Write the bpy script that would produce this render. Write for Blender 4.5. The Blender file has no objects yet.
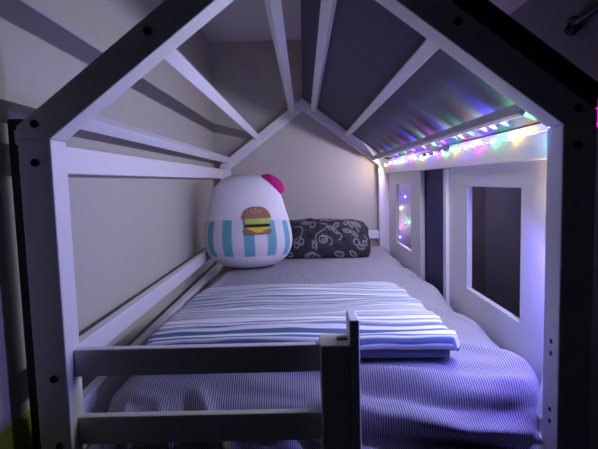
import bpy, bmesh, math, random
import numpy as np
from mathutils import Vector, Matrix
from mathutils import noise as mnoise

random.seed(7)
sc = bpy.context.scene
col = sc.collection
Z0 = 1.67            # height of the eave of the bed house above the floor; all z below are relative to it
W = 0.43             # half of the clear width between the posts
OW = 0.487           # outer half width
LB = 2.0             # front face of the rear frame
H = 0.324            # rise of the gable
SL = H / W           # slope of the roof

# ------------------------------------------------------------------ materials
def new_mat(name):
    m = bpy.data.materials.new(name); m.use_nodes = True
    nt = m.node_tree
    return m, nt, nt.nodes['Principled BSDF']

def N(nt, typ, **kw):
    n = nt.nodes.new(typ)
    for k, v in kw.items():
        setattr(n, k, v)
    return n

def add_bump(nt, b, scale, strength, dist=0.002, coord='Object', stretch=None):
    tc = N(nt, 'ShaderNodeTexCoord')
    nz = N(nt, 'ShaderNodeTexNoise'); nz.inputs['Scale'].default_value = scale
    nz.inputs['Detail'].default_value = 4
    if stretch:
        mp = N(nt, 'ShaderNodeMapping'); mp.inputs['Scale'].default_value = stretch
        nt.links.new(tc.outputs[coord], mp.inputs['Vector']); nt.links.new(mp.outputs[0], nz.inputs['Vector'])
    else:
        nt.links.new(tc.outputs[coord], nz.inputs['Vector'])
    bp = N(nt, 'ShaderNodeBump'); bp.inputs['Strength'].default_value = strength; bp.inputs['Distance'].default_value = dist
    nt.links.new(nz.outputs['Fac'], bp.inputs['Height'])
    nt.links.new(bp.outputs[0], b.inputs['Normal'])
    return nz

def plain(name, c, rough=0.6, bump=None, metallic=0.0, vary=0.0, stretch=None, spec=None):
    m, nt, b = new_mat(name)
    b.inputs['Base Color'].default_value = (*c, 1); b.inputs['Roughness'].default_value = rough
    b.inputs['Metallic'].default_value = metallic
    if spec is not None:
        b.inputs['Specular IOR Level'].default_value = spec
    if bump:
        nz = add_bump(nt, b, bump[0], bump[1], bump[2], stretch=stretch)
        if vary:
            mx = N(nt, 'ShaderNodeMix', data_type='RGBA')
            mx.inputs['A'].default_value = (*[x * (1 - vary) for x in c], 1)
            mx.inputs['B'].default_value = (*[min(1, x * (1 + vary)) for x in c], 1)
            nt.links.new(nz.outputs['Fac'], mx.inputs['Factor']); nt.links.new(mx.outputs['Result'], b.inputs['Base Color'])
    return m

def emitter(name, c, s):
    m, nt, b = new_mat(name)
    b.inputs['Base Color'].default_value = (*c, 1)
    b.inputs['Emission Color'].default_value = (*c, 1)
    b.inputs['Emission Strength'].default_value = s
    return m

WOOD = plain('white_painted_wood', (0.74, 0.73, 0.74), 0.5, (30, 0.12, 0.001), vary=0.03, stretch=(6, 1, 6))
PANEL = plain('white_panel_paint', (0.70, 0.69, 0.71), 0.4, (60, 0.08, 0.001), vary=0.02)
WALLM = plain('warm_grey_wall_paint', (0.50, 0.475, 0.40), 0.9, (160, 0.25, 0.002), vary=0.04)
CEILM = plain('ceiling_paint', (0.62, 0.61, 0.60), 0.95, (120, 0.25, 0.002))
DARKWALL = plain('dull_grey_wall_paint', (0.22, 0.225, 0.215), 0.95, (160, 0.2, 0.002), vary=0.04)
FLOORM = plain('floor_carpet', (0.10, 0.09, 0.09), 0.95, (300, 0.5, 0.004), vary=0.15)
BOLT = plain('dark_bolt_steel', (0.035, 0.025, 0.02), 0.45, metallic=0.6)
HOLE = plain('dark_screw_hole', (0.01, 0.008, 0.012), 0.8)
NAVYBOARD = plain('navy_board_paint', (0.018, 0.015, 0.085), 0.6, (40, 0.1, 0.001), vary=0.1, stretch=(8, 8, 1))
BLACK = plain('black_cable_rubber', (0.012, 0.012, 0.013), 0.5)
WIRE = plain('clear_wire_plastic', (0.45, 0.45, 0.5), 0.3)
MATTRESSM = plain('white_mattress_ticking', (0.6, 0.6, 0.62), 0.9, (200, 0.2, 0.002))
PINK = plain('magenta_plush_pile', (0.55, 0.01, 0.19), 0.95, (260, 0.8, 0.004), vary=0.25)
CARD = plain('white_bracket_plastic', (0.7, 0.68, 0.72), 0.35)
METAL = plain('zinc_bracket_metal', (0.45, 0.44, 0.47), 0.35, metallic=0.9)

def wall_left_mat():
    # pale wall with a yellow-green painted band low down
    m, nt, b = new_mat('left_wall_paint')
    b.inputs['Roughness'].default_value = 0.9
    tc = N(nt, 'ShaderNodeTexCoord'); sp = N(nt, 'ShaderNodeSeparateXYZ')
    nt.links.new(tc.outputs['Object'], sp.inputs[0])
    nz = add_bump(nt, b, 150, 0.3, 0.002)
    ad = N(nt, 'ShaderNodeMath', operation='MULTIPLY_ADD'); ad.inputs[1].default_value = 0.006
    nt.links.new(nz.outputs['Fac'], ad.inputs[0]); nt.links.new(sp.outputs['Z'], ad.inputs[2])
    lt = N(nt, 'ShaderNodeMath', operation='LESS_THAN'); lt.inputs[1].default_value = Z0 - 0.492
    nt.links.new(ad.outputs[0], lt.inputs[0])
    ly = N(nt, 'ShaderNodeMath', operation='LESS_THAN'); ly.inputs[1].default_value = 0.06
    nt.links.new(sp.outputs['Y'], ly.inputs[0])
    an = N(nt, 'ShaderNodeMath', operation='MULTIPLY'); nt.links.new(lt.outputs[0], an.inputs[0]); nt.links.new(ly.outputs[0], an.inputs[1])
    mx = N(nt, 'ShaderNodeMix', data_type='RGBA')
    mx.inputs['A'].default_value = (0.50, 0.475, 0.40, 1); mx.inputs['B'].default_value = (0.36, 0.36, 0.03, 1)
    nt.links.new(an.outputs[0], mx.inputs['Factor']); nt.links.new(mx.outputs['Result'], b.inputs['Base Color'])
    return m
LEFTWALL = wall_left_mat()

def plank_mat():
    # navy-grey roof boards, joints across the length of the bed
    m, nt, b = new_mat('navy_roof_boards')
    b.inputs['Roughness'].default_value = 0.62
    tc = N(nt, 'ShaderNodeTexCoord'); sp = N(nt, 'ShaderNodeSeparateXYZ')
    nt.links.new(tc.outputs['Object'], sp.inputs[0])
    md = N(nt, 'ShaderNodeMath', operation='FRACT')
    ml = N(nt, 'ShaderNodeMath', operation='MULTIPLY'); ml.inputs[1].default_value = 6.2
    nt.links.new(sp.outputs['Y'], ml.inputs[0]); nt.links.new(ml.outputs[0], md.inputs[0])
    lt = N(nt, 'ShaderNodeMath', operation='LESS_THAN'); lt.inputs[1].default_value = 0.02
    nt.links.new(md.outputs[0], lt.inputs[0])
    mp = N(nt, 'ShaderNodeMapping'); mp.inputs['Scale'].default_value = (2, 40, 2)
    nt.links.new(tc.outputs['Object'], mp.inputs['Vector'])
    nz = N(nt, 'ShaderNodeTexNoise'); nz.inputs['Scale'].default_value = 4
    nt.links.new(mp.outputs[0], nz.inputs['Vector'])
    mx = N(nt, 'ShaderNodeMix', data_type='RGBA')
    mx.inputs['A'].default_value = (0.023, 0.022, 0.054, 1); mx.inputs['B'].default_value = (0.036, 0.036, 0.076, 1)
    nt.links.new(nz.outputs['Fac'], mx.inputs['Factor'])
    m2 = N(nt, 'ShaderNodeMix', data_type='RGBA'); m2.inputs['B'].default_value = (0.10, 0.10, 0.14, 1)
    nt.links.new(lt.outputs[0], m2.inputs['Factor']); nt.links.new(mx.outputs['Result'], m2.inputs['A'])
    nt.links.new(m2.outputs['Result'], b.inputs['Base Color'])
    bp = N(nt, 'ShaderNodeBump'); bp.inputs['Strength'].default_value = 0.15; bp.inputs['Distance'].default_value = 0.001
    nt.links.new(nz.outputs['Fac'], bp.inputs['Height']); nt.links.new(bp.outputs[0], b.inputs['Normal'])
    return m
ROOFM = plank_mat()

def sheet_mat():
    m, nt, b = new_mat('pinstriped_sheet_cotton')
    b.inputs['Roughness'].default_value = 0.95
    b.inputs['Specular IOR Level'].default_value = 0.1
    uv = N(nt, 'ShaderNodeUVMap', uv_map='UVMap'); sp = N(nt, 'ShaderNodeSeparateXYZ')
    nt.links.new(uv.outputs[0], sp.inputs[0])
    ml = N(nt, 'ShaderNodeMath', operation='MULTIPLY'); ml.inputs[1].default_value = 2 * math.pi / 0.0047
    nt.links.new(sp.outputs['X'], ml.inputs[0])
    sn = N(nt, 'ShaderNodeMath', operation='SINE'); nt.links.new(ml.outputs[0], sn.inputs[0])
    rp = N(nt, 'ShaderNodeMapRange'); rp.inputs['From Min'].default_value = -0.55; rp.inputs['From Max'].default_value = 0.25
    nt.links.new(sn.outputs[0], rp.inputs['Value'])
    mx = N(nt, 'ShaderNodeMix', data_type='RGBA')
    mx.inputs['A'].default_value = (0.13, 0.12, 0.16, 1); mx.inputs['B'].default_value = (0.46, 0.45, 0.49, 1)
    nt.links.new(rp.outputs[0], mx.inputs['Factor']); nt.links.new(mx.outputs['Result'], b.inputs['Base Color'])
    add_bump(nt, b, 220, 0.35, 0.002)
    return m
SHEETM = sheet_mat()

def blanket_mat(stripes, total, base):
    m, nt, b = new_mat('striped_muslin')
    b.inputs['Roughness'].default_value = 0.95
    b.inputs['Specular IOR Level'].default_value = 0.1
    uv = N(nt, 'ShaderNodeUVMap', uv_map='UVMap'); sp = N(nt, 'ShaderNodeSeparateXYZ')
    nt.links.new(uv.outputs[0], sp.inputs[0])
    dv = N(nt, 'ShaderNodeMath', operation='DIVIDE'); dv.inputs[1].default_value = total
    nt.links.new(sp.outputs['Y'], dv.inputs[0])
    prev = None
    # two ramps because one holds at most 32 stops
    chunks = [stripes[i:i + 14] for i in range(0, len(stripes), 14)]
    cur = None
    for ch in chunks:
        r = N(nt, 'ShaderNodeValToRGB'); r.color_ramp.interpolation = 'CONSTANT'
        e = r.color_ramp.elements
        e[0].position = 0; e[0].color = (*base, 0); e[1].position = 1; e[1].color = (*base, 0)
        for (a, c, colr) in ch:
            k = e.new(a / total); k.color = (*colr, 1)
            k = e.new(c / total); k.color = (*base, 0)
        nt.links.new(dv.outputs[0], r.inputs['Fac'])
        if cur is None:
            cur = r.outputs['Color']
        else:
            mx = N(nt, 'ShaderNodeMix', data_type='RGBA')
            nt.links.new(r.outputs['Alpha'], mx.inputs['Factor']); nt.links.new(cur, mx.inputs['A'])
            nt.links.new(r.outputs['Color'], mx.inputs['B']); cur = mx.outputs['Result']
    nt.links.new(cur, b.inputs['Base Color'])
    add_bump(nt, b, 60, 0.5, 0.003, coord='Object', stretch=(0.3, 2.5, 2.5))
    return m

def vcol_mat(name, rough, bump=None):
    m, nt, b = new_mat(name)
    b.inputs['Roughness'].default_value = rough
    b.inputs['Specular IOR Level'].default_value = 0.15
    at = N(nt, 'ShaderNodeVertexColor', layer_name='pattern')
    nt.links.new(at.outputs['Color'], b.inputs['Base Color'])
    if bump:
        add_bump(nt, b, *bump)
    return m
PLUSHM = vcol_mat('plush_short_pile', 0.95, (240, 0.4, 0.003))
PILLOWM = vcol_mat('floral_pillowcase_cotton', 0.9, (90, 0.3, 0.003))

# ------------------------------------------------------------------ helpers
def root_of(name, label, cat, base, group=None):
    o = bpy.data.objects.new(name, None); col.objects.link(o)
    o.location = Vector(base) + Vector((0, 0, Z0)); o.empty_display_size = 0.05
    o['label'] = label; o['category'] = cat
    if group: o['group'] = group
    return o

def origin(parent):
    v = Vector((0, 0, 0))
    while parent is not None:
        v += Vector(parent.location); parent = parent.parent
    return v

def obj(name, verts, faces, mat, parent=None, smooth=False, base=None):
    """verts in bed coordinates (eave = 0)"""
    me = bpy.data.meshes.new(name)
    off = origin(parent)
    b = (Vector(base) + Vector((0, 0, Z0))) if (parent is None and base is not None) else off
    me.from_pydata([(v[0] - b.x, v[1] - b.y, v[2] + Z0 - b.z) for v in verts], [], faces)
    me.materials.append(mat)
    o = bpy.data.objects.new(name, me); col.objects.link(o)
    if parent is not None: o.parent = parent
    elif base is not None: o.location = b
    if smooth:
        for p in me.polygons: p.use_smooth = True
    return o

def clean(o, bevel=0.0, seg=2):
    bm = bmesh.new(); bm.from_mesh(o.data)
    bmesh.ops.recalc_face_normals(bm, faces=bm.faces)
    if bevel:
        bmesh.ops.bevel(bm, geom=list(bm.edges), offset=bevel, segments=seg, affect='EDGES', profile=0.5, clamp_overlap=True)
    bm.to_mesh(o.data); bm.free()
    return o

def board(name, x0, x1, y0, y1, z0, z1, mat, parent=None, bevel=0.0025, base=None):
    v = [(x, y, z) for x in (x0, x1) for y in (y0, y1) for z in (z0, z1)]
    f = [(0, 1, 3, 2), (4, 6, 7, 5), (0, 4, 5, 1), (2, 3, 7, 6), (0, 2, 6, 4), (1, 5, 7, 3)]
    return clean(obj(name, v, f, mat, parent, base=base), bevel)

def prism(name, poly, y0, y1, mat, parent=None, bevel=0.0025):
    """polygon in x,z extruded along y"""
    n = len(poly)
    v = [(x, y0, z) for x, z in poly] + [(x, y1, z) for x, z in poly]
    f = [tuple(range(n)), tuple(range(2 * n - 1, n - 1, -1))]
    f += [(i, i + n, (i + 1) % n + n, (i + 1) % n) for i in range(n)]
    return clean(obj(name, v, f, mat, parent), bevel)

def disc_y(name, x, y, z, r, depth, mat, parent, rim=True):
    """round bolt head seen from the front (axis along y), slightly dished"""
    n = 20; v = []; f = []
    prof = [(r, 0.0), (r, -depth), (r * 0.72, -depth * 1.15), (r * 0.45, -depth * 0.5), (r * 0.3, -depth * 0.2)]
    for (rr, dy) in prof:
        for k in range(n):
            a = 2 * math.pi * k / n
            v.append((x + rr * math.cos(a), y + dy, z + rr * math.sin(a)))
    for j in range(len(prof) - 1):
        for k in range(n):
            f.append((j * n + k, j * n + (k + 1) % n, (j + 1) * n + (k + 1) % n, (j + 1) * n + k))
    f.append(tuple((len(prof) - 1) * n + k for k in range(n)))
    f.append(tuple(n - 1 - k for k in range(n)))
    return clean(obj(name, v, f, mat, parent, smooth=False))

def disc_x(name, x, y, z, r, mat, parent):
    n = 16; v = []; f = []
    for (rr, dx) in ((r, 0.0), (r, -0.0012), (r * 0.6, -0.0008)):
        for k in range(n):
            a = 2 * math.pi * k / n
            v.append((x + dx, y + rr * math.cos(a), z + rr * math.sin(a)))
    for j in range(2):
        for k in range(n):
            f.append((j * n + k, j * n + (k + 1) % n, (j + 1) * n + (k + 1) % n, (j + 1) * n + k))
    f.append(tuple(2 * n + k for k in range(n))); f.append(tuple(n - 1 - k for k in range(n)))
    return clean(obj(name, v, f, mat, parent))

def tube(name, pts, r, mat, parent=None, n=8, base=None):
    pts = [Vector(p) for p in pts]; v = []; f = []
    up = Vector((0, 0, 1)); prevn = None
    for i, p in enumerate(pts):
        t = (pts[min(i + 1, len(pts) - 1)] - pts[max(i - 1, 0)]).normalized()
        if prevn is None:
            a = t.orthogonal().normalized()
        else:
            a = (prevn - t * prevn.dot(t)); a = a.normalized() if a.length > 1e-6 else t.orthogonal().normalized()
        prevn = a; bb = t.cross(a)
        rr = r[i] if isinstance(r, (list, tuple)) else r
        for k in range(n):
            an = 2 * math.pi * k / n
            v.append(tuple(p + a * (rr * math.cos(an)) + bb * (rr * math.sin(an))))
    for i in range(len(pts) - 1):
        for k in range(n):
            f.append((i * n + k, i * n + (k + 1) % n, (i + 1) * n + (k + 1) % n, (i + 1) * n + k))
    f.append(tuple(range(n - 1, -1, -1))); f.append(tuple((len(pts) - 1) * n + k for k in range(n)))
    return clean(obj(name, v, f, mat, parent, smooth=True, base=base))

def grid_faces(nu, nv, wrap=False):
    f = []
    for j in range(nv - 1):
        for i in range(nu - (0 if wrap else 1)):
            i2 = (i + 1) % nu
            f.append((j * nu + i, j * nu + i2, (j + 1) * nu + i2, (j + 1) * nu + i))
    return f

def set_uv(o, uvs):
    me = o.data; l = me.uv_layers.new(name='UVMap')
    for lp in me.loops: l.data[lp.index].uv = uvs[lp.vertex_index]

def set_col(o, cols):
    ca = o.data.color_attributes.new('pattern', 'FLOAT_COLOR', 'POINT')
    a = np.ones((len(cols), 4), dtype=np.float32); a[:, :3] = cols
    ca.data.foreach_set('color', a.ravel())

def struct(o):
    o['kind'] = 'structure'; return o

def sm(a, b, x):
    t = max(0.0, min(1.0, (x - a) / (b - a))); return t * t * (3 - 2 * t)

# ------------------------------------------------------------------ the room
XL, XR, YB, YF, ZC = -0.53, 1.07, 2.075, -2.4, 0.735
struct(board('wall_left', XL - 0.1, XL, -0.14, YB + 0.1, -Z0, ZC, LEFTWALL, bevel=0))
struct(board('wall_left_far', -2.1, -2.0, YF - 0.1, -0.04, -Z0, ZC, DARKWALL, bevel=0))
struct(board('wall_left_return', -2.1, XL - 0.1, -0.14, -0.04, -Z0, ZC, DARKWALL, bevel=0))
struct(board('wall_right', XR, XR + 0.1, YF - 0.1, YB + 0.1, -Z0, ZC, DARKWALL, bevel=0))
struct(board('wall_back', XL, XR, YB, YB + 0.1, -Z0, ZC, WALLM, bevel=0))
struct(board('wall_front', -2.0, XR, YF - 0.1, YF, -Z0, ZC, plain('dark_far_wall_paint', (0.05, 0.05, 0.055), 0.95), bevel=0))
struct(board('ceiling', -2.1, XR + 0.1, YF - 0.1, YB + 0.1, ZC, ZC + 0.1, CEILM, bevel=0))
struct(board('floor', -2.1, XR + 0.1, YF - 0.1, YB + 0.1, -Z0 - 0.1, -Z0, FLOORM, bevel=0))

# ------------------------------------------------------------------ the house bed
bed = root_of('house_bed', 'white wooden house-frame bunk bed with pitched roof rails and navy boarded right slope', 'bed', (0, 1.0, -Z0))
PD = 0.055
def gable(y0, front):
    ps = {}
    for s in (-1, 1):
        x0, x1 = sorted((s * W, s * OW))
        ps[s] = board('post', x0, x1, y0, y0 + PD, -Z0, 0.0, WOOD, bed)
        poly = [(s * W, 0.0005), (s * 0.0, H), (0.0, H + 0.066), (s * OW, H + 0.066 - SL * OW), (s * OW, 0.0005)]
        ps[s * 2] = prism('rafter', poly, y0, y0 + PD, WOOD, bed, 0.002)
    return ps
fr = gable(0.0, True)
bk = gable(LB, False)
# bolts on the front faces
for (x, z, key) in ((-0.459, -0.039, -1), (-0.454, -0.418, -1), (-0.452, -0.542, -1), (-0.455, 0.026, -2), (-0.256, 0.172, -2),
                    (0.455, -0.035, 1), (0.455, 0.026, 2), (0.256, 0.172, 2)):
    disc_y('bolt', x, 0.0005, z, 0.0068, 0.0025, BOLT, fr[key])
for z in (-0.379, -0.401, -0.505, -0.527):
    disc_x('screw_hole', W + 0.0004, 0.0255, z, 0.0042, HOLE, fr[1])

BROWN = plain('dark_strip_brown', (0.05, 0.045, 0.035), 0.7, (30, 0.2, 0.001), vary=0.15, stretch=(6, 6, 1))
mb = board('added_dark_strip', -0.5125, -OW - 0.001, 0.018, 0.05, -Z0, 0.038, BROWN, bed, 0.002)  # dark board added to fill the strip between left post and wall
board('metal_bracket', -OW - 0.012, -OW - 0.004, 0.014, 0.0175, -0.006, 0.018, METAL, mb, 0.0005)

# purlins: boards between the two gables, let into the upper part of the rafters
nx, nz = H / math.hypot(H, W), W / math.hypot(H, W)          # outward normal of the right slope
tx, tz = W / math.hypot(H, W), -H / math.hypot(H, W)         # down-slope direction of the right slope
def slope_rect(s, xc, half, o0, o1):
    bx, bz = xc, H - SL * xc
    p = []
    for (t, o) in ((-half, o0), (half, o0), (half, o1), (-half, o1)):
        p.append((s * (bx + tx * t + nx * o), bz + tz * t + nz * o))
    return p
for s, xs in ((-1, (0.040, 0.238, 0.408)), (1, (0.040, 0.232, 0.408))):
    for xc in xs:
        low = s == 1 and xc > 0.4
        prism('purlin', slope_rect(s, 0.3884, 0.0055, -0.008, 0.022) if low else slope_rect(s, xc, 0.0145, 0.027, 0.0525), PD, LB, WOOD, bed, 0.0015)
# boarded right slope lying on the rafters
o0, o1 = 0.0535, 0.086
p = [(nx * o0 - nx * o0, H + o0 / nz), (0.0, H + o1 / nz)]
xe = 0.485
poly = [(0.0, H + o0 / nz), (xe, H + o0 / nz - SL * xe), (xe, H + o1 / nz - SL * xe), (0.0, H + o1 / nz)]
prism('roof_panel', poly, -0.004, LB + PD, ROOFM, bed, 0.0015)['label'] = 'navy boarded right roof slope'

# rails
RI = 0.462
board('guard_rail', -OW, -RI, PD, LB, -0.056, -0.002, WOOD, bed)
board('guard_rail', -OW, -RI, PD, LB, -0.442, -0.395, WOOD, bed)
board('guard_rail', RI, OW, PD, LB, -0.052, -0.001, WOOD, bed)
board('side_rail', -OW, -RI, PD, LB, -0.64, -0.512, WOOD, bed)
board('side_rail', RI, OW, PD, LB, -0.76, -0.635, WOOD, bed)
board('head_rail', -W, W, LB + 0.02, LB + 0.04, -0.43, -0.382, WOOD, bed)
board('head_rail', -W, W, LB + 0.02, LB + 0.04, -0.64, -0.512, WOOD, bed)
board('foot_rail', -W, 0.018, 0.028, 0.047, -0.427, -0.376, WOOD, bed)
board('foot_rail', -W, 0.018, 0.028, 0.047, -0.556, -0.503, WOOD, bed)
board('foot_rail', -W, W, 0.028, 0.05, -0.76, -0.645, WOOD, bed)
board('bed_base', -RI + 0.001, RI - 0.001, 0.055, LB - 0.001, -0.635, -0.615, WOOD, bed)
cp = board('entry_post', 0.017, 0.0675, 0.0, 0.07, -0.80, -0.3695, WOOD, bed)
board('entry_post_cheek', 0.068, 0.086, 0.0, 0.07, -0.80, -0.325, WOOD, bed)
board('bracket', 0.048, 0.067, 0.028, 0.044, -0.3697, -0.367, BOLT, cp, 0.0008)

# right-hand wall boards with a window cut in each
def window_panel(y0, y1, wy0, wy1):
    x0, x1 = OW, OW + 0.016
    z0, z1, wz0, wz1 = -0.66, 0.0236, -0.422, -0.111
    o = [(y0, z0), (y1, z0), (y1, z1), (y0, z1)]; w = [(wy0, wz0), (wy1, wz0), (wy1, wz1), (wy0, wz1)]
    v = [(x0, a, b) for a, b in o + w] + [(x1, a, b) for a, b in o + w]
    f = []
    for i in range(4):
        j = (i + 1) % 4
        f += [(i, j, 4 + j, 4 + i), (8 + i, 12 + i, 12 + j, 8 + j), (i, 8 + i, 8 + j, j), (4 + i, 4 + j, 12 + j, 12 + i)]
    return clean(obj('window_panel', v, f, PANEL, bed), 0.0015)
wp1 = window_panel(0.03, 0.83, 0.283, 0.648)
wp2 = window_panel(1.244, 2.055, 1.425, 1.79)
board('jamb_strip', OW - 0.011, OW + 0.016, 0.83, 0.866, -0.66, -0.053, PANEL, bed, 0.003)
board('jamb_strip', OW - 0.004, OW + 0.016, 1.226, 1.2435, -0.66, -0.053, PANEL, bed, 0.002)
dp = root = None
board('door_board', OW + 0.018, OW + 0.034, 0.80, 1.196, -0.70, 0.02, NAVYBOARD, bed, 0.002)['label'] = 'dark navy board in the side opening'
board('door_board', OW + 0.018, OW + 0.034, 1.2, 1.32, -0.70, 0.02, NAVYBOARD, bed, 0.002)

# ------------------------------------------------------------------ mattress and sheet
mt = board('mattress', -0.40, 0.41, 0.17, 1.93, -0.6145, -0.535, MATTRESSM, None, 0.03, base=(0, 1.0, -0.6145))
mt['label'] = 'white mattress lying under the pinstriped sheet in the bunk'; mt['category'] = 'mattress'

def edge(s, lo, hi, rlo, rhi):
    """arc-length s along a rounded section -> (position, drop)"""
    if s < lo + rlo:
        d = lo + rlo - s; a = d / rlo
        if a < math.pi / 2: return lo + rlo - rlo * math.sin(a), rlo * (1 - math.cos(a))
        return lo, rlo + (d - rlo * math.pi / 2)
    if s > hi - rhi:
        d = s - (hi - rhi); a = d / rhi
        if a < math.pi / 2: return hi - rhi + rhi * math.sin(a), rhi * (1 - math.cos(a))
        return hi, rhi + (d - rhi * math.pi / 2)
    return s, 0.0

def ridge(px, py, ax, ay, bx, by, w, amp):
    vx, vy = bx - ax, by - ay; L2 = vx * vx + vy * vy
    t = ((px - ax) * vx + (py - ay) * vy) / L2
    fade = sm(-0.15, 0.2, t) * (1 - sm(0.8, 1.15, t))
    d = abs((px - ax) * vy - (py - ay) * vx) / math.sqrt(L2)
    return amp * fade * math.exp(-(d / w) ** 2)

FOLDS = [(0.06, 0.165, 0.44, 0.105, 0.016, 0.005), (0.05, 0.125, 0.42, 0.055, 0.018, -0.008), (0.0, 0.085, 0.40, 0.012, 0.016, 0.008), (-0.02, 0.045, 0.40, -0.03, 0.018, -0.010), (0.02, 0.0, 0.40, -0.075, 0.018, 0.008),
         (0.25, -0.16, 0.47, 0.0, 0.012, 0.016), (0.30, -0.20, 0.50, -0.03, 0.012, -0.013),
         (-0.30, 0.08, -0.20, -0.18, 0.012, 0.012), (-0.22, 0.10, -0.08, -0.16, 0.012, 0.012), (-0.25, 0.10, -0.13, -0.16, 0.010, -0.010),
         (-0.05, 0.06, 0.10, -0.14, 0.014, -0.008), (-0.38, 0.1, -0.33, -0.15, 0.010, 0.010),
         (0.30, 0.35, 0.46, 0.14, 0.014, 0.007), (0.36, 0.62, 0.46, 0.40, 0.014, 0.008), (0.40, 1.1, 0.46, 0.8, 0.012, 0.008),
         (0.22, 0.9, 0.42, 1.0, 0.015, 0.004), (-0.41, 0.35, -0.35, 1.2, 0.014, 0.009), (-0.44, 0.15, -0.42, 0.9, 0.012, 0.010)]
TOP = -0.482
def sheet_point(s, t):
    wl = -0.449 + 0.008 * math.sin(t * 9) + 0.004 * math.sin(t * 23 + 1)
    wr = 0.476
    x, dx = edge(s, wl, wr, 0.13, 0.07)
    y, dy = edge(t, 0.072, 1.975, 0.115, 0.05)
    dz = math.hypot(dx, dy) if (dx > 0 and dy > 0) else dx + dy
    # round the plan of the front corners
    cf = min(1, dx / 0.07) * min(1, dy / 0.1)
    x -= math.copysign(0.055 if x < 0 else 0.09, x) * cf
    z = TOP - dz
    crown = 0.016 * math.cos(max(-1, min(1, (y - 0.95) / 1.1)) * math.pi / 2) * (1 - (x / 0.48) ** 2)
    z += crown
    # the sheet rides up and rucks along the right wall boards
    z += 0.016 * sm(0.28, 0.45, x) * (0.6 + 0.6 * math.sin(y * 7 + 0.6) * 0.7 + 0.35 * math.sin(y * 17)) * (1 if dx < 0.05 else 0.4)
    f = (1.6 + 0.7 * sm(0.2, 0.08, t)) * sum(ridge(s, t, *q) for q in FOLDS)
    q_ = sm(0.24, 0.06, t)
    f += q_ * (0.016 * mnoise.noise(Vector((s * 6 + t * 10, t * 16 - s * 2, 5.1))) + 0.007 * mnoise.noise(Vector((s * 14 + t * 22, t * 30 - s * 4, 2.1))))
    f += 0.003 * mnoise.noise(Vector((s * 9, t * 7, 0.3))) + 0.0015 * mnoise.noise(Vector((s * 25, t * 20, 1.3)))
    drop = sm(0.0, 0.10, dy)
    y -= f * drop * 0.9
    z += f * (1 - 0.6 * drop)
    if dx > 0.03: z -= 0  # sides keep hanging
    return (x, y, max(z, -0.612 - 0.0))
ss = np.concatenate([np.linspace(-0.60, -0.35, 36), np.linspace(-0.345, 0.35, 90), np.linspace(0.355, 0.60, 36)])
ts = np.concatenate([np.linspace(-0.07, 0.30, 90), np.linspace(0.305, 1.9, 150), np.linspace(1.905, 2.05, 16)])
sv = []; suv = []
for t in ts:
    for s in ss:
        sv.append(sheet_point(float(s), float(t))); suv.append((float(s) + 0.004 * math.sin(float(t) * 11), float(t)))
sheet = obj('fitted_sheet', sv, grid_faces(len(ss), len(ts)), SHEETM, None, True, base=(0, 1.0, -0.6145))
set_uv(sheet, suv)
sheet['label'] = 'lavender grey pinstriped fitted sheet rumpled over the mattress'; sheet['category'] = 'sheet'

# ------------------------------------------------------------------ folded striped blanket
BASE = (0.49, 0.51, 0.54); BW = (0.82, 0.82, 0.85); BB = (0.10, 0.165, 0.28); BG = (0.17, 0.22, 0.34)
# v = distance from the front fold towards the back over the top (metres); stripes read front to back
ST = [(0.000, 0.010, BB), (0.010, 0.022, BW), (0.022, 0.040, BB), (0.043, 0.052, BW), (0.052, 0.060, BG), (0.060, 0.074, BW), (0.074, 0.100, BB), (0.100, 0.116, BW),
      (0.116, 0.132, BG), (0.165, 0.172, BG), (0.172, 0.196, BW), (0.196, 0.203, BG), (0.262, 0.268, BG), (0.268, 0.276, BW), (0.300, 0.305, BG),
      (0.318, 0.326, BG), (0.345, 0.350, BW), (0.366, 0.371, BG), (0.385, 0.395, BG), (0.395, 0.404, BW), (0.418, 0.423, BG), (0.450, 0.454, BG),
      (0.462, 0.472, BW), (0.505, 0.51, BG), (0.14, 0.144, BG), (0.148, 0.156, BW), (0.215, 0.219, BG), (0.232, 0.240, BW), (0.246, 0.250, BG), (0.285, 0.289, BG), (0.290, 0.297, BW), (0.334, 0.338, BG), (0.357, 0.361, BG), (0.378, 0.382, BG), (0.408, 0.412, BG), (0.436, 0.440, BG), (0.482, 0.486, BG), (0.525, 0.529, BG)]
NS = 0.10
LAY = [((-0.365, 0.325), (0.165, 0.700), 0.034, 0.020), ((-0.350, 0.312), (0.180, 0.68), 0.022, 0.0)]
TOTAL = 1.3
ST2 = [(a + NS, b + NS, c) for a, b, c in ST] + [(0.02, 0.045, BB), (0.045, 0.058, BW), (0.058, 0.085, BB)]
BLM = blanket_mat(sorted(ST2), TOTAL, BASE)
BLM2 = plain('blanket_underlayer_cotton', (0.16, 0.20, 0.33), 0.95, (60, 0.5, 0.003), stretch=(0.3, 2.5, 2.5))
def under(x, y):
    # height of the sheet under the blanket
    return TOP + 0.016 * math.cos(max(-1, min(1, (y - 0.95) / 1.1)) * math.pi / 2) * (1 - (x / 0.48) ** 2) + 0.010
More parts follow.
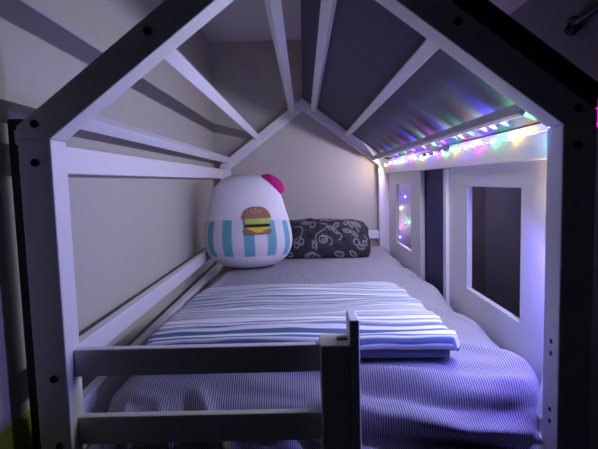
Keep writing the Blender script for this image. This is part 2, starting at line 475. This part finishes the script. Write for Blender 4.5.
def layer(name, xr, yr, th, lift, mat, parent, seed):
    x0, x1 = xr; y0, y1 = yr
    nx_, v_, uv_ = 70, [], []
    # closed loop: start under front, round the fold, over the top to the back, round and return underneath
    loop = []
    for k in range(6): loop.append((0.10 - 0.10 * k / 6, 0.0, None))
    r = th / 2
    nt_ = 110
    prof = []
    for k in range(8): prof.append((0.10 - 0.10 * k / 8 + r, 0.0, 0.0))
    for k in range(9):
        a = math.pi * k / 8; prof.append((r - r * math.sin(a), r - r * math.cos(a), 1))
    for k in range(1, nt_): prof.append((r + ((y1 - y0) - 2 * r) * k / nt_, th, 2))
    for k in range(9):
        a = math.pi * k / 8; prof.append(((y1 - y0) - r + r * math.sin(a), r + r * math.cos(a), 3))
    for k in range(1, 20): prof.append(((y1 - y0) - r - ((y1 - y0) - 2 * r - 0.1) * k / 20, 0.0, 4))
    # arc length
    arc = [0.0]
    for a, b in zip(prof, prof[1:]): arc.append(arc[-1] + math.hypot(a[0] - b[0], a[1] - b[1]))
    for j, (yy, zz, _) in enumerate(prof):
        for i in range(nx_):
            u = i / (nx_ - 1)
            # pinch thickness at the two ends
            e = min(u, 1 - u) * (x1 - x0)
            pin = math.sqrt(max(0.0, 1 - (1 - min(1, e / 0.016)) ** 2)) * 0.8 + 0.2
            xx = x0 + (x1 - x0) * u
            ytot = y0 + yy
            # back edge narrower, front wavy
            fr_ = yy / (y1 - y0)
            xx = xx + (0.018 * fr_ if xx < 0 else -0.035 * fr_) * abs(2 * u - 1)
            rc = max(0.0, 1 - yy / 0.05); rb = max(0.0, 1 - (y1 - y0 - yy) / 0.09)
            xx -= (0.022 * rc ** 2 + 0.05 * rb ** 2) * (2 * u - 1) ** 7
            xx += 0.009 * mnoise.noise(Vector((ytot * 14, seed, u * 2)))
            ytot += 0.010 * mnoise.noise(Vector((xx * 4, seed + 3, 0))) + (0.02 * (xx + 0.02)) * (1 - fr_) * 0.5
            top = zz / th
            zw = 0.0065 * mnoise.noise(Vector((xx * 2.5 + ytot, ytot * 26, seed))) + 0.006 * mnoise.noise(Vector((xx * 5, ytot * 6, seed + 1))) + 0.003 * mnoise.noise(Vector((xx * 7, ytot * 55, seed)))
            v_.append((xx, ytot, under(xx, ytot) + lift + zz * pin + zw * top + 0.0))
            uv_.append((u, arc[j] + 0.012 * mnoise.noise(Vector((xx * 5, arc[j] * 6, seed))) + 0.004 * mnoise.noise(Vector((xx * 12, arc[j] * 9, seed + 5)))))
    n = len(prof)
    f = grid_faces(nx_, n)
    # close the underside seam and the two ends
    f += [((n - 1) * nx_ + i, (n - 1) * nx_ + i + 1, i + 1, i) for i in range(nx_ - 1)]
    f.append(tuple(j * nx_ for j in range(n))[::-1]); f.append(tuple(j * nx_ + nx_ - 1 for j in range(n)))
    o = obj(name, v_, f, mat, parent, True); set_uv(o, uv_)
    return clean(o)
bl = root_of('folded_blanket', 'white and blue striped muslin blanket folded flat on the middle of the bed', 'blanket', (-0.02, 0.43, TOP + 0.015))
layer('top_fold', *LAY[0], BLM, bl, 1.0)
lo_ = layer('bottom_fold', *LAY[1], BLM2, bl, 4.0); lo_['label'] = 'dark blue lower fold of the blanket'

# ------------------------------------------------------------------ floral pillow
def seg_dist(P, A, B):
    A = np.array(A, float); B = np.array(B, float); d = B - A; L2 = (d ** 2).sum() + 1e-9
    t = np.clip(((P - A) @ d) / L2, 0, 1)
    return np.hypot(*(P - (A + t[:, None] * d)).T)
def ellipse(cx, cy, rx, ry, ang, n=18):
    c, s = math.cos(ang), math.sin(ang)
    return [(cx + rx * math.cos(2 * math.pi * k / n) * c - ry * math.sin(2 * math.pi * k / n) * s,
             cy + rx * math.cos(2 * math.pi * k / n) * s + ry * math.sin(2 * math.pi * k / n) * c) for k in range(n + 1)]
STROKES = [[(200, 215), (203, 190), (228, 168), (262, 152), (282, 132), (272, 115), (240, 112)],
           [(272, 190), (300, 210), (310, 235), (290, 245)], [(235, 195), (262, 196), (272, 215), (255, 228), (240, 220), (248, 208)],
           ellipse(250, 212, 28, 22, 0.2), ellipse(338, 128, 20, 12, -0.4), ellipse(302, 140, 16, 9, 0.5), ellipse(333, 163, 18, 9, 0.7),
           [(345, 165), (368, 186), (366, 208), (350, 218)], ellipse(412, 160, 24, 11, 0.1), ellipse(452, 176, 26, 10, 0.6), ellipse(440, 122, 22, 10, 0.9),
           ellipse(405, 108, 18, 9, -0.5), ellipse(482, 110, 26, 10, 0.8), [(410, 75), (440, 95), (470, 130), (490, 160)], ellipse(464, 226, 18, 20, 0.2),
           ellipse(490, 252, 24, 11, 0.2), ellipse(520, 228, 15, 12, 1.0), [(520, 180), (535, 200), (530, 225)],
           [(236, 92), (250, 78), (290, 92), (330, 82), (342, 68), (318, 60)], ellipse(260, 70, 24, 8, 0.2), ellipse(370, 55, 22, 7, 0.2), ellipse(400, 62, 18, 8, -0.4),
           [(62, 122), (105, 128), (122, 152), (108, 182), (92, 196)], ellipse(85, 208, 22, 12, -0.5), ellipse(110, 222, 14, 18, 0.1), ellipse(78, 240, 16, 12, 0.6),
           ellipse(135, 104, 30, 9, 0.05), ellipse(183, 120, 17, 15, 0.4), ellipse(130, 68, 26, 9, -0.2), ellipse(75, 72, 22, 9, 0.2),
           ellipse(195, 240, 12, 20, 0.5), [(180, 220), (210, 250), (205, 268)], ellipse(165, 288, 30, 9, -0.1), [(140, 300), (180, 275), (230, 292)],
           ellipse(350, 285, 28, 8, 0.1), ellipse(440, 285, 24, 8, 0.3), ellipse(30, 280, 22, 10, 0.2), [(20, 100), (45, 140), (30, 180)], ellipse(25, 200, 18, 10, 0.6),
           ellipse(-30, 150, 24, 12, 0.4), ellipse(-60, 220, 20, 12, -0.4), [(-90, 120), (-50, 90), (-20, 110)]]
SOLID = [(338, 128, 12, 6), (412, 160, 12, 5), (452, 176, 14, 5), (482, 110, 12, 5), (490, 252, 12, 5), (135, 104, 18, 4), (302, 140, 8, 4), (255, 212, 8, 7), (440, 122, 10, 5)]
def pattern(P):
    d = np.full(len(P), 1e9)
    for st in STROKES:
        for a, b in zip(st, st[1:]): d = np.minimum(d, seg_dist(P, a, b))
    m = np.clip((4.6 - d) / 2.5, 0, 1)
    for (cx, cy, rx, ry) in SOLID:
        q = ((P[:, 0] - cx) / rx) ** 2 + ((P[:, 1] - cy) / ry) ** 2
        m = np.maximum(m, 0.55 * np.clip((1.1 - q) * 3, 0, 1))
    return m
def pillow():
    nu, nv = 260, 130
    hx, hz, th = 0.238, 0.120, 0.07
    tilt = math.radians(38)           # leans back
    cx, cy, cz = 0.096, 1.69, -0.388
    verts = []; cols = []; faces = []
    U, V = np.meshgrid(np.linspace(-1, 1, nu), np.linspace(-1, 1, nv))
    Pf = np.stack([263 + 300 * U.ravel(), 172 - 126 * V.ravel()], 1)
    mask = pattern(Pf)
    dark = np.array([0.040, 0.038, 0.045]); light = np.array([0.25, 0.25, 0.255])
    for side in (1, -1):
        for j in range(nv):
            for i in range(nu):
                u, v = U[j, i], V[j, i]
                t = max(0.0, (1 - abs(u) ** 3.2)) ** 0.55 * max(0.0, (1 - abs(v) ** 3.4)) ** 0.6
                pin = 1 - 0.06 * abs(v) ** 2 * 0 - 0.05 * (1 - abs(u) ** 2) * 0
                k_ = 1 - 0.10 * (abs(u) * abs(v)) ** 3
                xx = hx * u * k_ * (1 - 0.02 * (1 - v * v)) * (1 - 0.02 * v) + 0.004 * mnoise.noise(Vector((v * 3, side * 0.0, 9))); zz = hz * v * k_ * (1 - 0.05 * u * (v > 0)) + 0.005 * mnoise.noise(Vector((u * 4, 3, v))) * (abs(v) ** 2)
                w = 0.009 * mnoise.noise(Vector((u * 5, v * 3, side))) + 0.003 * mnoise.noise(Vector((u * 12, v * 6, side + 3)))
                dd = side * (th * t + w * (0.3 + t) * (1 if t > 0 else 0))
                # local frame: face looks to -y and up
                yy = -dd * math.cos(tilt) + zz * math.sin(tilt); z2 = dd * math.sin(tilt) + zz * math.cos(tilt)
                # lower part settles on the sheet
                Z = cz + z2
                verts.append((cx + xx, cy + yy, Z))
        k0 = 0 if side == 1 else nu * nv
        gf = [tuple(a + k0 for a in q) for q in grid_faces(nu, nv)]
        faces += gf if side == 1 else [q[::-1] for q in gf]
        c = dark[None] + (light - dark)[None] * mask[:, None]
        cols.append(c)
    zb = lambda x, y: TOP + 0.016 * math.cos(max(-1, min(1, (y - 0.95) / 1.1)) * math.pi / 2) * (1 - (x / 0.48) ** 2) + 0.004
    verts = [(x, y, max(z, zb(x, y))) for x, y, z in verts]
    o = obj('pillow', verts, faces, PILLOWM, None, True, base=(cx, cy, -0.472))
    set_col(o, np.concatenate(cols))
    bm = bmesh.new(); bm.from_mesh(o.data); bmesh.ops.remove_doubles(bm, verts=bm.verts, dist=0.0004); bm.to_mesh(o.data); bm.free()
    for p_ in o.data.polygons: p_.use_smooth = True
    return o
pw = pillow()
pw['label'] = 'charcoal pillow with pale floral scrolls leaning at the head of the bed'; pw['category'] = 'pillow'

# ------------------------------------------------------------------ round plush cushion
PH, PRX, PRY = 0.432, 0.204, 0.150
PC = Vector((-0.264, 1.41, -0.471))
PROF = [(0.0, 0.0), (0.004, 0.30), (0.02, 0.52), (0.06, 0.72), (0.12, 0.87), (0.20, 0.965), (0.28, 1.0), (0.38, 0.99), (0.50, 0.945), (0.62, 0.875), (0.74, 0.81), (0.84, 0.725), (0.92, 0.58), (0.97, 0.39), (0.993, 0.18), (1.0, 0.0)]
def prof(h):
    # smooth interpolation through the profile (Catmull-Rom over h)
    for i in range(len(PROF) - 1):
        if PROF[i][0] <= h <= PROF[i + 1][0]:
            p0 = PROF[max(i - 1, 0)]; p1 = PROF[i]; p2 = PROF[i + 1]; p3 = PROF[min(i + 2, len(PROF) - 1)]
            t = (h - p1[0]) / (p2[0] - p1[0])
            dh = p2[0] - p1[0]
            m1 = (p2[1] - p0[1]) / (p2[0] - p0[0] + 1e-9) * dh; m2 = (p3[1] - p1[1]) / (p3[0] - p1[0] + 1e-9) * dh
            m1 = max(-3 * abs(p2[1] - p1[1]), min(3 * abs(p2[1] - p1[1]), m1)); m2 = max(-3 * abs(p2[1] - p1[1]), min(3 * abs(p2[1] - p1[1]), m2))
            return (2 * t ** 3 - 3 * t ** 2 + 1) * p1[1] + (t ** 3 - 2 * t ** 2 + t) * m1 + (-2 * t ** 3 + 3 * t ** 2) * p2[1] + (t ** 3 - t ** 2) * m2
    return 0.0
def plush_pt(phi, h, off=0.0):
    """phi = 0 faces the camera (-y), positive to the right; h = 0..1 height"""
    r = prof(h)
    x = (PRX * r + off) * math.sin(phi); y = -(PRY * r + off) * math.cos(phi)
    lean = 0.0
    return (PC.x + x - 0.014 * h, PC.y + y + 0.05 * h * h - 0.0, PC.z + PH * h + (off * 0.3 if h > 0.5 else 0))
plush = root_of('plush_cushion', 'big round white plush cushion with teal stripes, burger patch and pink pompom', 'plush cushion', tuple(PC))
nphi, nh = 240, 120
hs = [0.5 - 0.5 * math.cos(math.pi * k / (nh - 1)) for k in range(nh)]
pv = []; pc = []
WHITE = (0.80, 0.78, 0.80); TEAL = (0.15, 0.42, 0.48); ROSE = (0.74, 0.68, 0.73)
for j, h in enumerate(hs):
    for k in range(nphi):
        phi = 2 * math.pi * k / nphi - math.pi
        pv.append(plush_pt(phi, h))
        c = WHITE
        ht = 0.515 + 0.02 * math.cos(phi * 2); hb = 0.135 + 0.02 * math.cos(phi)
        if hb < h < ht:
            d = ((math.degrees(phi) - 6.5) / 29.0) % 1.0
            d = min(d, 1 - d) * 29.0
            c = TEAL if d < 6.6 else ROSE
        pc.append(c)
pb = obj('body', pv, grid_faces(nphi, nh, True), PLUSHM, plush, True); set_col(pb, np.array(pc))
bm = bmesh.new(); bm.from_mesh(pb.data); bmesh.ops.remove_doubles(bm, verts=bm.verts, dist=0.00005); bmesh.ops.recalc_face_normals(bm, faces=bm.faces); bm.to_mesh(pb.data); bm.free()
for p_ in pb.data.polygons: p_.use_smooth = True
# burger patch: thin padded pieces following the front of the cushion
BUN = plain('tan_felt', (0.33, 0.17, 0.10), 0.95, (200, 0.4, 0.002)); LET = plain('lime_felt', (0.50, 0.55, 0.12), 0.95, (200, 0.4, 0.002))
PAT = plain('dark_brown_felt', (0.03, 0.02, 0.018), 0.95, (200, 0.4, 0.002)); CHE = plain('yellow_felt', (0.72, 0.55, 0.06), 0.95, (200, 0.4, 0.002))
SEED = plain('cream_stitching', (0.75, 0.66, 0.5), 0.9)
BC, BH0 = math.radians(18.0), 0.517      # centre of the patch
def patch(name, rows, mat, parent, lift):
    """rows: list of (v, u0, u1), u,v in patch units (half width = 1)"""
    n = 22; top = []; 
    def P(u, v, off):
        return plush_pt(BC + u * math.radians(19.5), BH0 + v * 0.15, off)
    V = []; m = len(rows)
    for (v, a, b) in rows:
        for i in range(n):
            V.append(P(a + (b - a) * i / (n - 1), v, lift))
    for (v, a, b) in rows:
        for i in range(n):
            V.append(P(a + (b - a) * i / (n - 1), v, -0.004))
    F = grid_faces(n, m); F2 = [tuple(q + m * n for q in f)[::-1] for f in F]
    ring = [i for i in range(n)] + [j * n + n - 1 for j in range(1, m)] + [(m - 1) * n + i for i in range(n - 2, -1, -1)] + [j * n for j in range(m - 2, 0, -1)]
    S = [(ring[k], ring[(k + 1) % len(ring)], ring[(k + 1) % len(ring)] + m * n, ring[k] + m * n) for k in range(len(ring))]
    return clean(obj(name, V, F + F2 + S, mat, parent, True))
def dome(v): return math.sqrt(max(0.0, 1 - v * v))
bunt = patch('burger_patch', [(0.12 + 0.78 * k / 10, -dome(k / 10.3) ** 0.8, dome(k / 10.3) ** 0.8) for k in range(11)], BUN, plush, 0.007)
bunt['label'] = 'tan felt burger patch on the plush cushion'
patch('bun_bottom', [(-0.92 + 0.34 * k / 5, -0.95 + 0.15 * (1 - k / 5) ** 2, 0.95 - 0.15 * (1 - k / 5) ** 2) for k in range(6)], BUN, bunt, 0.005)
patch('cheese', [(-0.80 + 0.36 * k / 6, -0.12 - 0.72 * k / 6, 0.12 + 0.72 * k / 6) for k in range(7)], CHE, bunt, 0.007)
patch('patty', [(-0.44 + 0.20 * k / 4, -0.82, 0.82) for k in range(5)], PAT, bunt, 0.0065)
patch('lettuce', [(-0.24 + 0.38 * k / 4, -0.86, 0.86) for k in range(5)], LET, bunt, 0.006)
for (u, v) in ((-0.36, 0.62), (-0.05, 0.72), (0.30, 0.62), (0.12, 0.50), (-0.18, 0.50)):
    patch('seed', [(v - 0.03 + 0.06 * k / 3, u - 0.035, u + 0.035) for k in range(4)], SEED, bunt, 0.009)
# pink pompom, one fluffy oval tuft
def pompom(name, c, rx, ry, rz, rot, mat, parent):
    nu, nv = 40, 24; v = []
    R = Matrix.Rotation(rot, 3, 'Y')
    for j in range(nv):
        th = math.pi * j / (nv - 1)
        for i in range(nu):
            ph = 2 * math.pi * i / nu
            d = Vector((math.sin(th) * math.cos(ph), math.sin(th) * math.sin(ph), math.cos(th)))
            k = 1 + 0.07 * mnoise.noise(d * 4) + 0.05 * mnoise.noise(d * 11)
            v.append(tuple(Vector(c) + R @ Vector((d.x * rx * k, d.y * ry * k, d.z * rz * k))))
    o = obj(name, v, grid_faces(nu, nv, True), mat, parent, True)
    bm = bmesh.new(); bm.from_mesh(o.data); bmesh.ops.remove_doubles(bm, verts=bm.verts, dist=0.0001); bmesh.ops.recalc_face_normals(bm, faces=bm.faces); bm.to_mesh(o.data); bm.free()
    return o
pompom('pompom', (-0.150, 1.435, -0.092), 0.062, 0.036, 0.036, math.radians(38), PINK, plush)['label'] = 'magenta pompom'

# ------------------------------------------------------------------ string lights
COLS = {'b': ((0.04, 0.04, 1.0), 2.2), 'y': ((1.0, 0.58, 0.08), 0.85), 'g': ((0.04, 1.0, 0.18), 0.7), 'm': ((1.0, 0.01, 0.75), 1.0), 'w': ((0.75, 0.72, 1.0), 1.2)}
PWR = 50.0
TUCK = 95.0
TUCKP = 6.0
SPOTP = 2.0
BM = {k: emitter('led_' + n, *(COLS[k][0], COLS[k][1] * PWR)) for k, n in (('b', 'blue'), ('y', 'amber'), ('g', 'green'), ('m', 'magenta'), ('w', 'cool_white'))}
def capsule(name, c, r, h, mat, parent):
    n = 10; v = []; pr = [(0.0, -h), (r * 0.6, -h * 0.85), (r, -h * 0.4), (r, h * 0.5), (r * 0.5, h), (0.0, h)]
    f = []
    for (rr, dz) in pr:
        for k in range(n):
            a = 2 * math.pi * k / n; v.append((c[0] + rr * math.cos(a), c[1] + rr * math.sin(a), c[2] + dz))
    f = grid_faces(n, len(pr), True)
    o = obj(name, v, f, mat, parent, True)
    bm = bmesh.new(); bm.from_mesh(o.data); bmesh.ops.remove_doubles(bm, verts=bm.verts, dist=0.00005); bmesh.ops.recalc_face_normals(bm, faces=bm.faces); bm.to_mesh(o.data); bm.free()
    return o
CN = {'b': 'blue', 'y': 'amber', 'g': 'green', 'm': 'magenta', 'w': 'white'}
sl = root_of('string_lights', 'string of lit coloured bulbs along the right eave of the bed', 'string lights', (0.455, 1.0, 0.0))
SEQ = [(0.085, 'b'), (0.255, 'y'), (0.37, 'g'), (0.485, 'm'), (0.57, 'b'), (0.675, 'y'), (0.785, 'g'), (0.87, 'm'), (0.985, 'b'), (1.09, 'y'), (1.19, 'g'), (1.30, 'm'),
       (1.41, 'b'), (1.51, 'y'), (1.60, 'g'), (1.70, 'm'), (1.79, 'b'), (1.93, 'y')]
wp = []
for k in range(180):
    y = 0.06 + (1.97 - 0.06) * k / 179
    wp.append((0.4565 + 0.0025 * math.sin(y * 31), y, 0.0035 + 0.0035 * math.sin(y * 21 + 1)))
tube('wire', wp, 0.0011, WIRE, sl, 6)
for (y, c) in SEQ:
    z = 0.0035 + 0.0035 * math.sin(y * 21 + 1)
    capsule('bulb', (0.4545, y, z - 0.005), 0.0036, 0.0065, BM[c], sl)['label'] = CN[c] + ' bulb'

# more bulbs of the same string, tucked on top of the rail under the eave of the roof boards
HID = [(0.075, 'b'), (0.095, 'b'), (0.25, 'y'), (0.31, 'w'), (0.40, 'g'), (0.49, 'b'), (0.58, 'w'), (0.67, 'm'), (0.76, 'g'), (0.86, 'b'), (0.96, 'w'), (1.06, 'g'), (1.16, 'm'), (1.27, 'b'), (1.38, 'w'), (1.49, 'm'), (1.60, 'g'), (1.72, 'b'), (1.85, 'w')]
BM3 = {k: emitter('tucked_led_' + n, COLS[k][0], COLS[k][1] * TUCK) for k, n in (('b', 'blue'), ('y', 'amber'), ('g', 'green'), ('m', 'magenta'), ('w', 'cool_white'))}
wq = []
for k in range(150):
    y = 0.07 + 1.88 * k / 149
    wq.append((0.4765 + 0.002 * math.sin(y * 15), y, 0.0015))
tube('wire', wq, 0.0011, WIRE, sl, 6)
for (y, c) in HID:
    capsule('bulb', (0.4715, y, 0.0055), 0.0034, 0.0045, BM3[c], sl)['label'] = CN[c] + ' bulb'
# the end of the string drops behind the right front post
DROP = [((0.463, 0.066, -0.03), 'g'), ((0.466, 0.066, -0.12), 'y'), ((0.463, 0.066, -0.225), 'b'), ((0.463, 0.066, -0.32), 'b')]
tube('wire', [(0.4565, 0.075, 0.004), (0.464, 0.066, -0.02), (0.468, 0.064, -0.1), (0.466, 0.064, -0.2), (0.467, 0.064, -0.26), (0.465, 0.064, -0.33)], 0.0011, WIRE, sl, 6)
for (q, c) in DROP:
    capsule('bulb', q, 0.0036, 0.0065, BM[c], sl)['label'] = CN[c] + ' bulb'

# second string on the room's rear wall, seen through the far window
BM2 = {k: emitter('small_led_' + n, COLS[k][0], COLS[k][1] * 40) for k, n in (('b', 'blue'), ('y', 'amber'), ('g', 'green'), ('m', 'magenta'), ('w', 'cool_white'))}
s2 = root_of('wall_string_lights', 'short string of small bulbs hanging on the wall behind the far window', 'string lights', (0.60, 2.07, -0.3))
pts2 = [(0.567, 2.064, -0.14), (0.592, 2.064, -0.19), (0.57, 2.064, -0.255), (0.61, 2.064, -0.305), (0.615, 2.064, -0.34), (0.563, 2.064, -0.376), (0.56, 2.064, -0.43)]
tube('wire', pts2, 0.001, WIRE, s2, 6)
for (q, c) in ((1, 'b'), (2, 'w'), (4, 'g'), (5, 'm'), (6, 'b')):
    capsule('bulb', (pts2[q][0], pts2[q][1] - 0.004, pts2[q][2]), 0.0036, 0.006, BM2[c], s2)

# ------------------------------------------------------------------ small things
br = root_of('white_bracket', 'small white plastic bracket wedged between sheet and right front post', 'bracket', (0.447, 0.080, -0.56))
def slant(name, a, b, w, t, mat, parent):
    a, b = Vector(a), Vector(b); d = (b - a).normalized(); s = Vector((0, 1, 0)); s = (s - d * s.dot(d)).normalized(); n = d.cross(s)
    v = [tuple(p + s * (w * i) + n * (t * j)) for p in (a, b) for i in (-.5, .5) for j in (-.5, .5)]
    f = [(0, 1, 3, 2), (4, 6, 7, 5), (0, 4, 5, 1), (2, 3, 7, 6), (0, 2, 6, 4), (1, 5, 7, 3)]
    return clean(obj(name, v, f, mat, parent), 0.0015)
slant('plate', (0.434, 0.080, -0.545), (0.456, 0.080, -0.467), 0.036, 0.004, CARD, br)
slant('foot', (0.434, 0.080, -0.546), (0.4600, 0.080, -0.558), 0.03, 0.004, CARD, br)

# magenta wall lamp on the right wall
wl = root_of('wall_lamp', 'magenta glowing lamp on the right wall at the picture edge', 'lamp', (XR, 0.86, 0.12))
lc = Vector((1.012, 0.86, 0.120))
v = []; pr = [(0.0, -0.045), (0.030, -0.045), (0.040, -0.036), (0.042, 0.0), (0.038, 0.045), (0.034, 0.0455), (0.0, 0.0455)]
for (rr, dz) in pr:
    for k in range(24):
        a = 2 * math.pi * k / 24; v.append((lc.x + rr * math.cos(a), lc.y + rr * math.sin(a), lc.z + dz))
clean(obj('lamp_shade', v, grid_faces(24, len(pr), True), emitter('magenta_glass', (0.80, 0.02, 0.72), 1.1), wl, True))
board('wall_plate', XR - 0.012, XR, 0.835, 0.885, 0.06, 0.175, BLACK, wl, 0.003)
board('arm', 1.045, XR - 0.01, 0.853, 0.867, 0.105, 0.12, BLACK, wl, 0.002)

# bundle of black cable on the right wall
cb = root_of('cable_bundle', 'coiled bundle of black cable hung high on the dark right wall', 'cable', (1.06, 1.1, 0.49))
rnd = random.Random(3)
for q in range(5):
    c0 = Vector((1.045, 1.115 + rnd.uniform(-0.012, 0.012), 0.485 + rnd.uniform(-0.01, 0.01)))
    ra = 0.022 + rnd.uniform(-0.004, 0.006); rb = 0.028 + rnd.uniform(-0.004, 0.008); ti = rnd.uniform(-0.5, 0.5)
    loop = []
    for k in range(25):
        a = 2 * math.pi * k / 24
        loop.append(c0 + Vector((0.010 * math.sin(a * 2 + q), rb * math.cos(a) * math.cos(ti) - ra * math.sin(a) * math.sin(ti), rb * math.cos(a) * math.sin(ti) + ra * math.sin(a) * math.cos(ti))))
    tube('cable_loop', loop, 0.0042, BLACK, cb, 6)
tube('cable_stem', [(1.045, 1.10, 0.487), (1.045, 1.06, 0.492), (1.045, 1.0, 0.495), (1.045, 0.93, 0.50), (1.05, 0.86, 0.505)], [0.013, 0.016, 0.013, 0.011, 0.009], BLACK, cb, 10)
tube('wall_hook', [(1.048, 1.02, 0.51), (1.06, 1.02, 0.515), (1.0705, 1.02, 0.515)], 0.004, METAL, cb, 8)

# ------------------------------------------------------------------ added unseen fill lights, world and bulb lights
def point(name, loc, c, e, r=0.03):
    l = bpy.data.lights.new(name, 'POINT'); l.color = c; l.energy = e; l.shadow_soft_size = r
    o = bpy.data.objects.new(name, l); o.location = (loc[0], loc[1], loc[2] + Z0); col.objects.link(o); return o
point('rear_wall_fill', (0.60, 1.97, 0.05), (0.55, 0.42, 1.0), 2.2, 0.03)  # unseen point lights added to brighten the wall behind the far window
point('rear_wall_low_fill', (0.585, 2.0, -0.34), (0.66, 0.55, 1.0), 0.36, 0.03)

w = bpy.data.worlds.new('night'); sc.world = w; w.use_nodes = True
w.node_tree.nodes['Background'].inputs[0].default_value = (0.01, 0.01, 0.016, 1)
w.node_tree.nodes['Background'].inputs[1].default_value = 0.2

# each bulb of the string throws its light away from the rail, into the bed
GC = {'b': ((0.22, 0.20, 1.0), 1.5), 'y': ((1.0, 0.76, 0.36), 0.75), 'g': ((0.25, 1.0, 0.45), 0.75), 'm': ((1.0, 0.25, 0.85), 0.5)}
def bulb_light(loc, d, c, e, size=172, blend=0.4, rad=0.004):
    l = bpy.data.lights.new('bulb_light', 'SPOT'); l.color = c
    l.energy = e; l.spot_size = math.radians(size); l.spot_blend = blend; l.shadow_soft_size = rad
    o = bpy.data.objects.new('bulb_light', l); col.objects.link(o)
    o.location = (loc[0], loc[1], loc[2] + Z0); o.rotation_euler = Vector(d).to_track_quat('-Z', 'Y').to_euler()
for (y, c) in SEQ:
    k = 1.55 if y < 0.5 else (1.15 if y < 1.0 else 0.8)
    bulb_light((0.446, y, -0.006), (-1.0, 0.12, -0.42), GC[c][0], GC[c][1] * SPOTP * k)
for (q, c), e in zip(DROP, (0.6, 0.8, 5.0, 1.0)):
    bulb_light((q[0] - 0.006, q[1] + 0.006, q[2]), (-0.75, 0.75, -0.45 if c == 'b' else -0.1), (0.20, 0.16, 1.0) if c == 'b' else GC[c][0], e, 150 if c == 'b' else 176)

for (y, c, k) in ((0.15, 'w', 1.2), (0.40, 'w', 0.7), (0.65, 'w', 0.6), (0.95, 'w', 0.4), (0.11, 'y', 0.5), (0.20, 'g', 1.0), (0.33, 'b', 1.0), (0.46, 'y', 0.6), (0.56, 'g', 1.0), (0.70, 'b', 0.5), (0.84, 'm', 0.8), (0.96, 'g', 1.0), (1.10, 'b', 1.0), (1.28, 'm', 0.7), (1.45, 'g', 0.8), (1.65, 'b', 0.8), (1.85, 'y', 0.6)):
    bulb_light((0.468, y, 0.009), (-tx * 0.80 + nx * 0.60, 0.06, -tz * 0.80 + nz * 0.60), [0.8 * v + 0.08 for v in COLS[c][0]] if c != 'w' else (0.85, 1.0, 0.72), COLS[c][1] * TUCKP * k, 76, 1.0, 0.006)

# ------------------------------------------------------------------ camera (solved from the frame of the bed)
yaw, pitch, roll, fpx = 0.0122, -0.0885, 0.0272, 486.88
cpos = Vector((-0.0043, -0.8269, -0.0823 + Z0))
cy_, sy_ = math.cos(yaw), math.sin(yaw); cp_, sp_ = math.cos(pitch), math.sin(pitch); cr_, sr_ = math.cos(roll), math.sin(roll)
Y = Matrix(((cy_, -sy_, 0), (sy_, cy_, 0), (0, 0, 1))); P = Matrix(((1, 0, 0), (0, cp_, -sp_), (0, sp_, cp_))); R = Matrix(((cr_, 0, sr_), (0, 1, 0), (-sr_, 0, cr_)))
M = Y @ P @ R
right, fwd, up = M.col[0].copy(), M.col[1].copy(), M.col[2].copy()
cam = bpy.data.cameras.new('camera'); cam.sensor_fit = 'HORIZONTAL'; cam.sensor_width = 36.0; cam.lens = fpx / 598 * 36.0
cam.clip_start = 0.01
co = bpy.data.objects.new('camera', cam); col.objects.link(co)
mw = Matrix.Identity(4)
for i in range(3):
    mw[i][0] = right[i]; mw[i][1] = up[i]; mw[i][2] = -fwd[i]; mw[i][3] = cpos[i]
co.matrix_world = mw
sc.camera = co

sc.view_settings.view_transform = 'Standard'; sc.view_settings.look = 'None'
sc.view_settings.gamma = 1.0; sc.view_settings.use_curve_mapping = False
sc.view_settings.exposure = 0.0
sc.cycles.use_denoising = True
sc.cycles.max_bounces = 10; sc.cycles.diffuse_bounces = 6
